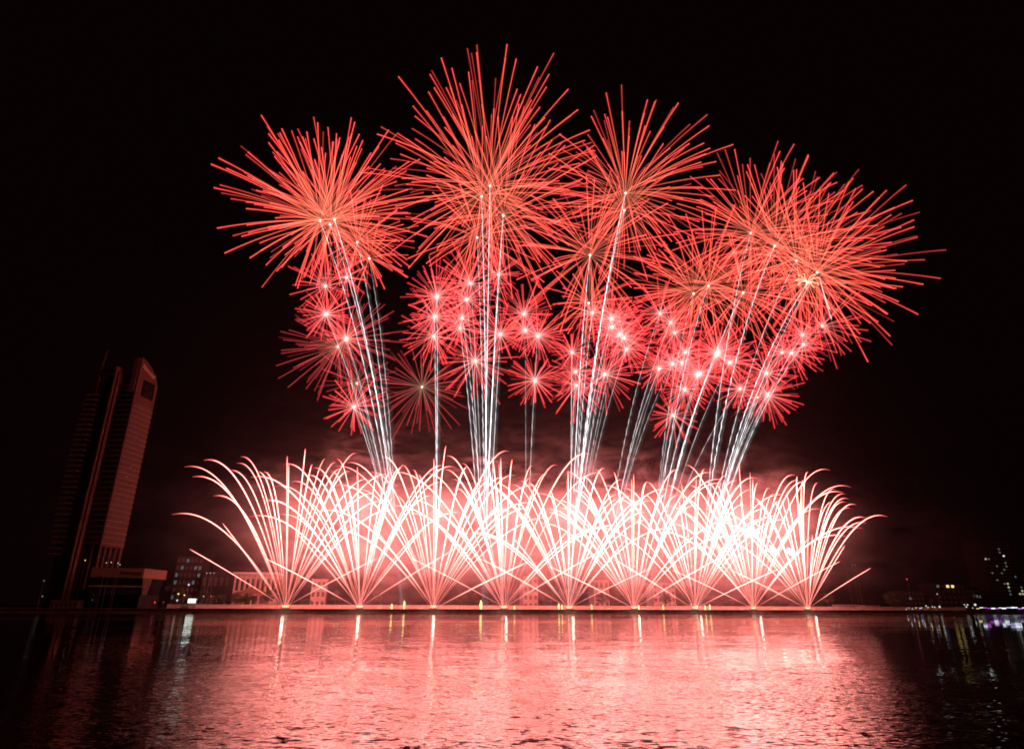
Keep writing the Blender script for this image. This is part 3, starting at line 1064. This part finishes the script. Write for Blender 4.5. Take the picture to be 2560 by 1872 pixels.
def villa():
    d = 42
    p0, p1 = at(578, 1500, d), at(688, 1500, d)
    g = QUAY_Z - 0.5
    w_ = (p1 - p0).length
    h = at(630, 1430, d).z - g
    T = empty("villa", (p0.x, p0.y, g), "pale columned villa with hipped porch roof, glowing red behind the nearest comet fan", "house", rz=BANK_ANG)
    mb = MB()
    mb.box(0, w_, 0, 14, 0, h - 1.2)
    mb.build("wall", M["cream"], T)
    mb = MB()
    mb.box(-0.8, w_ + 0.8, -1.6, 15, h - 1.2, h)
    mb.build("cornice", M["white"], T)
    for k in range(9):
        mb = MB()
        xx = 0.4 + k * (w_ - 1.2) / 8
        mb.box(xx, xx + 0.45, -0.9, -0.35, h * 0.42, h - 1.2)
        mb.build("pilaster", M["white"], T)
    for k in range(8):
        mb = MB()
        xx = 1.2 + k * (w_ - 1.2) / 8
        mb.box(xx, xx + 1.4, -0.08, 0.1, h * 0.5, h * 0.82)
        mb.build("window", M["glass"], T)
    # porch with hipped roof
    x0, x1 = w_ * 0.12, w_ * 0.85
    pz = h * 0.40
    mb = MB()
    mb.v = [(x0, -6, pz), (x1, -6, pz), (x1, -1, pz), (x0, -1, pz), (x0 + 6, -3, pz + 3.4), (x1 - 6, -3, pz + 3.4)]
    mb.f = [(0, 1, 5, 4), (1, 2, 5), (2, 3, 4, 5), (3, 0, 4), (3, 2, 1, 0)]
    mb.build("porch_roof", M["roof"], T)
    mb = MB()
    mb.box(x0 + .2, x1 - .2, -5.7, -1.2, pz - 0.7, pz - 0.01)
    mb.build("porch_beam", M["cream"], T)
    for k in range(5):
        mb = MB()
        xx = x0 + 0.8 + k * (x1 - x0 - 2.2) / 4
        mb.box(xx, xx + 0.7, -5.4, -4.7, 0, pz - 0.7)
        mb.build("column", M["white"], T)
    mb = MB()
    mb.box(x0 + 5, x0 + 10, -1.1, -0.9, 1.2, pz - 1.4)
    mb.build("window", M["glass"], T)


villa()
building("block_house", "small pale block house between the first and second comet fans", "building", 775, 812, 1449, 50, 12, "white", 3, 3, {})
building("corner_house", "tall pale house with a stair tower behind the fourth and middle fans", "building", 1308, 1345, 1443, 45, 12, "white", 4, 3, {})
building("shop_house", "pale two-storey shop house just past the middle comet fan", "building", 1486, 1524, 1451, 48, 12, "white", 3, 3, {})
building("balcony_house", "wide pale house with long balconies between the sixth and seventh fans", "building", 1634, 1690, 1458, 44, 13, "white", 4, 5, {})
building("low_store", "long low store past the last comet fan", "building", 2098, 2140, 1513, 24, 8, "grey", 1, 5, {})
building("long_shed", "long low pale shed farther past the last fan", "building", 2160, 2196, 1515, 24, 8, "grey", 1, 5, {})
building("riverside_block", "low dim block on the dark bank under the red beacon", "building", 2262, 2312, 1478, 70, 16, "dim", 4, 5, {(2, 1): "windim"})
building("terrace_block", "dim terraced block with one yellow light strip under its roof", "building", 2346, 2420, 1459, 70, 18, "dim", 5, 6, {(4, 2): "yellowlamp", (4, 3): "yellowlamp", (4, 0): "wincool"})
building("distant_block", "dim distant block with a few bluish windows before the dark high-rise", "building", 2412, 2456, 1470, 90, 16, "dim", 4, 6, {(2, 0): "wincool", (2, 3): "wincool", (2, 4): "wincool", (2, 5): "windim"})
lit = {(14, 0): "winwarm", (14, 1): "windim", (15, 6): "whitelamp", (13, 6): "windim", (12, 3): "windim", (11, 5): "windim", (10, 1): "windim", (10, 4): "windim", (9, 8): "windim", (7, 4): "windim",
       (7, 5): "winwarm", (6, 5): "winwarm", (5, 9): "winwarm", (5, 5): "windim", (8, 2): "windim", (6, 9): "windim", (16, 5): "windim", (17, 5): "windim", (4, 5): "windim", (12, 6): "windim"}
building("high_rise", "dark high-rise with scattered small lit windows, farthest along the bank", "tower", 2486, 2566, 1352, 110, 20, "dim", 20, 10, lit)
building("riverside_pavilion", "low pale pavilion block at the foot of the tower", "building", 128, 196, 1503, 6, 8, "cream", 1, 6, {})


# ------------------------------------------------------------------ trees
def make_tree(h, r, seed, leaf):
    q = random.Random(seed)
    t = empty("tree", (0, 0, 0), "x", "tree")
    mb = MB()
    top = Vector((q.uniform(-.3, .3), q.uniform(-.3, .3), h * 0.55))
    mb.tube([Vector((0, 0, 0)), top * 0.5, top], [0.32, 0.24, 0.15], 7, None, True)
    for k in range(6):
        a = k * 1.05 + q.uniform(-.3, .3)
        b0 = top * q.uniform(0.6, 1.0)
        mb.tube([b0, b0 + Vector((math.cos(a) * r * .4, math.sin(a) * r * .4, h * .15)), b0 + Vector((math.cos(a) * r * .7, math.sin(a) * r * .7, h * .25))], [0.12, 0.08, 0.03], 5)
    mb.build("trunk", M["bark"], t)
    mb = MB()
    blobs = [(Vector((q.gauss(0, r * .45), q.gauss(0, r * .45), h * q.uniform(0.5, 0.92))), r * q.uniform(0.28, 0.5)) for _ in range(11)]
    for c, br in blobs:
        for _ in range(60):
            d = Vector((q.gauss(0, 1), q.gauss(0, 1), q.gauss(0, 1))).normalized() * br * q.uniform(0.4, 1.05)
            p = c + d
            s_ = q.uniform(0.22, 0.5)
            u = Vector((q.gauss(0, 1), q.gauss(0, 1), q.gauss(0, .6))).normalized() * s_
            v = u.cross(Vector((q.gauss(0, 1), q.gauss(0, 1), q.gauss(0, 1)))).normalized() * s_ * 0.7
            mb.quad(tuple(p - u), tuple(p + v), tuple(p + u), tuple(p - v))
    mb.build("crown", M[leaf], t)
    return t


protos = [make_tree(9.5, 4.2, 11, "leaf"), make_tree(12.0, 4.6, 12, "leaf_b"), make_tree(7.5, 3.8, 13, "leaf")]
TREES = [(438, 1, "dark leafy tree below the dim apartment block"), (455, 2, "small yellow-lit tree beside the bright white kiosk"), (505, 0, "dark tree under the flat-roofed hall"),
         (545, 2, "small dark tree between the hall and the pale villa"), (587, 0, "round dark tree at the villa corner toward the tower"), (612, 2, "small dark tree against the villa porch"),
         (668, 0, "dark tree at the villa end beneath the nearest fan"), (693, 1, "tall dark tree just behind the nearest fan's foot"), (760, 2, "small dark tree before the block house"),
         (838, 0, "dark tree just past the block house"), (945, 0, "dark tree midway between the second and third fans"), (1010, 2, "low dark tree above a golden flame, before the third fan"),
         (1155, 0, "dark tree midway between the third and fourth fans"), (1190, 1, "tall dark tree above the brightest golden flame"), (1360, 1, "tall dark tree beside the stair-tower house"),
         (1378, 0, "dark tree close before the middle fan"), (1505, 0, "dark tree in front of the shop house"), (1535, 1, "tall dark tree between shop house and sixth fan"),
         (1665, 0, "dark tree below the balcony house"), (1700, 2, "small dark tree before the seventh fan's foot"), (1805, 1, "tall dark tree between the seventh and eighth fans"),
         (1825, 2, "small dark tree close before the eighth fan"), (1948, 0, "dark tree between the eighth and last fans"), (1975, 1, "tall dark tree close before the last fan"),
         (2072, 0, "dim tree just past the last fan"), (2225, 1, "dim tall tree past the long shed"), (2240, 0, "dim tree before the block under the red beacon"),
         (2330, 0, "dim tree between the beacon block and the terraced block"), (2432, 1, "dim tall tree before the violet light strip")]
used = set()
for px, k, lab in TREES:
    t = protos[k] if k not in used else copy_tree(protos[k])
    used.add(k)
    p = at(px, 1510, 28 + (px * 7 % 9))
    t.location = (p.x, p.y, QUAY_Z - 0.5)
    t.rotation_euler = (0, 0, px * 0.37)
    s_ = 0.85 + (px * 13 % 10) * 0.04
    t.scale = (s_, s_, s_ * (0.95 + (px % 5) * 0.03))
    t["label"] = lab
    t["group"] = "trees along the promenade"


# ------------------------------------------------------------------ lamps, flames and small lights
def flame(px, d, h, r, label):
    p = at(px, 1520, d)
    p.z = QUAY_Z - 0.35
    T = empty("flame_fountain", p, label, "firework", "golden flames on the quay")
    mb = MB()
    mb.tube([Vector((0, 0, 0)), Vector((0, 0, 0.35)), Vector((0, 0, 0.4))], [0.3, 0.3, 0.2], 8, None, True)
    mb.build("burner", M["metal"], T)
    mb = MB()
    n = 9
    pts = [Vector((0.12 * math.sin(k * 1.3), 0.1 * math.cos(k * 1.7), 0.4 + h * k / n)) for k in range(n + 1)]
    rad = [r * (0.55 + 1.1 * (k / n) ** 0.6) * (1 - (k / n) ** 2.2) + 0.03 for k in range(n + 1)]
    mb.tube(pts, rad, 8, None, True)
    mb.build("flame", M["flame"], T, True)


for px, h, r, lab in ((979, 2.8, .55, "short golden flame past the second fan"), (1010, 4.6, .5, "tall golden flame midway between the second and third fans"), (1202, 5.0, .75, "broadest golden flame between the third and fourth fans"),
                      (1286, 1.9, .35, "tiny golden flame just past the fourth fan"), (1397, 3.4, .5, "taller of two golden flames before the middle fan"), (1405, 2.8, .35, "shorter of two golden flames before the middle fan"),
                      (1479, 2.8, .4, "lone golden flame past the middle fan"), (1597, 2.6, .45, "golden flame close past the sixth fan"), (1658, 2.6, .4, "golden flame midway between the sixth and seventh fans"),
                      (1743, 2.6, .45, "golden flame at the seventh fan's foot"), (1763, 2.6, .45, "golden flame a little past the seventh fan"), (1775, 3.2, .45, "second flame past the seventh fan, the taller")):
    flame(px, 8.0, h, r, lab)


def quay_light(px, label):
    p = at(px, 1520, 0.4)
    p.z = QUAY_Z
    T = empty("quay_light", p, label, "lamp", "pairs of pink lamps on the quay edge")
    mb = MB()
    mb.tube([Vector((0, 0, 0)), Vector((0, 0, 0.25))], [0.3, 0.22], 8, None, True)
    mb.build("base", M["metal"], T)
    mb = MB()
    mb.ball((0, 0, 0.52), 0.36, 8, 6)
    mb.build("globe", M["pink"], T, True)


PAIRS = [(840, 848, "between the nearest and second fans"), (945, 952, "past the second fan"), (1047, 1054, "before the third fan"), (1144, 1152, "between the third and fourth fans"), (1240, 1247, "before the fourth fan"),
         (1333, 1341, "between the fourth and middle fans"), (1521, 1526, "before the sixth fan"), (1605, 1611, "past the sixth fan"), (1688, 1693, "before the seventh fan"), (1771, 1777, "past the seventh fan"), (1852, 1858, "before the eighth fan"), (1935, 1940, "between the eighth and last fans")]
for a, b, where in PAIRS:
    quay_light(a, f"pink quay lamp {where}, nearer the tower of its pair")
    quay_light(b, f"pink quay lamp {where}, farther from the tower of its pair")


def lamp(px, py, d, r, mat, label, name="street_lamp", group="lamp posts on the far bank"):
    p = at(px, py, d)
    g = QUAY_Z - 0.5
    h = max(0.8, p.z - g)
    T = empty(name, (p.x, p.y, g), label, "lamp", group)
    mb = MB()
    mb.tube([Vector((0, 0, 0)), Vector((0, 0, h * 0.5)), Vector((0, 0, h - r))], [0.12, 0.09, 0.07], 6, None, True)
    mb.tube([Vector((0, 0, 0)), Vector((0, 0, 0.35))], [0.22, 0.2], 8, None, True)
    mb.build("post", M["metal"], T)
    mb = MB()
    r *= 0.6
    mb.ball((0, 0, h), r, 8, 6)
    mb.build("globe", M[mat], T, True)


for a in ((443, 1500, 22, .8, "whitelamp", "white lamp post toward the tower from the bright kiosk"), (492, 1498, 22, .45, "whitelamp", "small white lamp close beside the bright kiosk"),
          (472, 1461, 40, 1.0, "bluelamp", "tall blue-white lamp above the bright kiosk"), (387, 1505, 20, .65, "redlamp", "red lamp past the podium prow"),
          (409, 1504, 20, .3, "redlamp", "fainter red lamp beside the brighter red one"), (446, 1484, 26, .8, "yellowlamp", "yellow lamp in the small tree by the kiosk"),
          (461, 1487, 26, .7, "yellowlamp", "second yellow lamp nearest the kiosk"), (509, 1490, 30, .5, "whitelamp", "white lamp under the flat-roofed hall"),
          (528, 1490, 30, .4, "yellowlamp", "small yellowish lamp nearest the villa"), (357, 1478, 14, .5, "whitelamp", "white lamp under the podium prow"),
          (106, 1490, 60, .6, "greenlamp", "green lamp on the dark bank beyond the tower"), (110, 1451, 90, .9, "wincool", "faint blue lamp on the dark bank beyond the tower"),
          (213, 1400, 20, .5, "yellowlamp", "yellow lamp high beside the tower fins"), (231, 1499, 12, .45, "windim", "dim lamp under the podium"),
          (708, 1507, 24, .3, "whitelamp", "tiny white lamp just behind the nearest fan's foot"), (952, 1509, 23, .4, "whitelamp", "white lamp above the pink pair past the second fan"),
          (1728, 1510, 22, .75, "bluelamp", "bright blue-white lamp beside the seventh fan"), (1638, 1510, 24, .3, "bluelamp", "tiny bluish lamp near the balcony house"),
          (2077, 1519, 14, .4, "whitelamp", "first small white lamp past the last fan"), (2092, 1519, 14, .4, "whitelamp", "second small white lamp, at the low store"),
          (2140, 1520, 14, .5, "wincool", "bluish lamp between the low store and the long shed"), (2148, 1520, 14, .35, "windim", "fainter lamp close to the long shed"),
          (2267, 1447, 75, .8, "redlamp", "red beacon on a tall mast over the dark bank")):
    lamp(*a)
for k, (px, py) in enumerate(((266, 1406), (278, 1405), (295, 1407), (300, 1411))):
    lamp(px, py, -2, .4, "whitelamp", f"{ORD[k]} small white roof lamp on the podium, counted from the fins", "roof_lamp", "lamps on the podium roof")
for k, px in enumerate((517, 526, 535)):
    lamp(px, 1432, 54, .5, "whitelamp", f"{ORD[k]} white lamp on the flat-roofed hall, counted from the tower side", "roof_lamp", "lamps on the hall roof")
for k, px in enumerate((2114, 2130, 2138)):
    lamp(px, 1412, 130, .5 if k == 0 else .9, "winwarm", f"{ORD[k]} pale lamp on the distant mast row above the last low comet", "mast_lamp", "mast lamps above the last comet")

far = [(2266, 1522, .55, "whitelamp"), (2272, 1519, .5, "whitelamp"), (2281, 1521, .5, "whitelamp"), (2290, 1519, .6, "yellowlamp"), (2300, 1520, .7, "bluelamp"), (2304, 1519, .6, "whitelamp"),
       (2315, 1514, .7, "whitelamp"), (2320, 1518, .6, "yellowlamp"), (2331, 1516, .7, "bluelamp"), (2337, 1517, .6, "yellowlamp"), (2349, 1516, 1.0, "whitelamp"),
       (2343, 1484, .6, "whitelamp"), (2411, 1511, .6, "whitelamp"), (2419, 1511, .7, "whitelamp"), (2416, 1516, .8, "whitelamp"), (2432, 1519, .5, "whitelamp"), (2438, 1511, 1.2, "whitelamp"), (2550, 1484, 1.2, "winwarm"), (2557, 1484, 1.2, "winwarm")]
for k, (px, py, r, mt) in enumerate(far):
    lamp(px, py, 16 if py > 1500 else 60, r, mt, f"{ORD[k]} small lamp of the scattered row beyond the last fan, counted outward", "street_lamp", "scattered lamps on the dark bank")

# bright kiosk and the festive strip of coloured lights
p = at(480, 1500, 20)
K = empty("kiosk", (p.x, p.y, QUAY_Z - 0.4), "kiosk with a glaring white light box, on the bank before the apartment block", "kiosk", rz=BANK_ANG)
mb = MB()
mb.box(-2.0, 2.0, 0, 2.4, 0, 3.2)
mb.build("cabin", M["grey"], K)
mb = MB()
mb.box(-2.4, 2.4, -0.5, 2.8, 5.4, 5.6)
mb.build("roof", M["metal"], K)
mb = MB()
mb.box(-1.9, 1.9, -0.3, 0.2, 3.3, 5.3)
mb.build("light_box", M["kiosklamp"], K)

p = at(2440, 1517, 6)
LS = empty("light_strip", (p.x, p.y, QUAY_Z - 0.4), "long low strip of violet and white festive lights along the dark bank", "lights", rz=BANK_ANG)
length = (at(2600, 1517, 6) - p).length
mb = MB()
mb.box(-0.5, length, 0.1, 0.4, 0, 2.2)
mb.build("rail", M["dim"], LS)
x, k = 0.0, 0
seq = ["yellowlamp", "striplamp", "purple", "purple", "striplamp", "purple", "striplamp", "striplamp", "bluelamp", "striplamp", "striplamp", "bluelamp", "purple", "striplamp", "bluelamp"]
while x < length - 2:
    l = rnd.uniform(1.0, 3.6)
    mb = MB()
    z = 1.3 + rnd.uniform(0, 0.8)
    mb.box(x, x + l, -0.25, 0.08, z, z + rnd.uniform(0.35, 0.75))
    mb.build("lamp_segment", M[seq[k % len(seq)]], LS)
    x += l + rnd.uniform(0.1, 0.8)
    k += 1

# crackling sparks at the foot of the middle fan
c0 = at(1424, 1475, 1.0)
mb = MB()
for k in range(120):
    a, r = rnd.uniform(-1.25, 1.25), rnd.uniform(5.5, 13.5)
    q = c0 + BANK_T * (math.sin(a) * r) + Vector((0, rnd.uniform(-2, 2), math.cos(a) * r * 0.75 - 5))
    mb.ball(tuple(q), rnd.uniform(0.07, 0.17), 5, 4)
tag(mb.build("spark_shower", lamp_mat("crackle_spark", (1.0, 0.55, 0.62), 1.5)), "shower of tiny pinkish crackling sparks low in the middle fan", "sparks", kind="stuff")
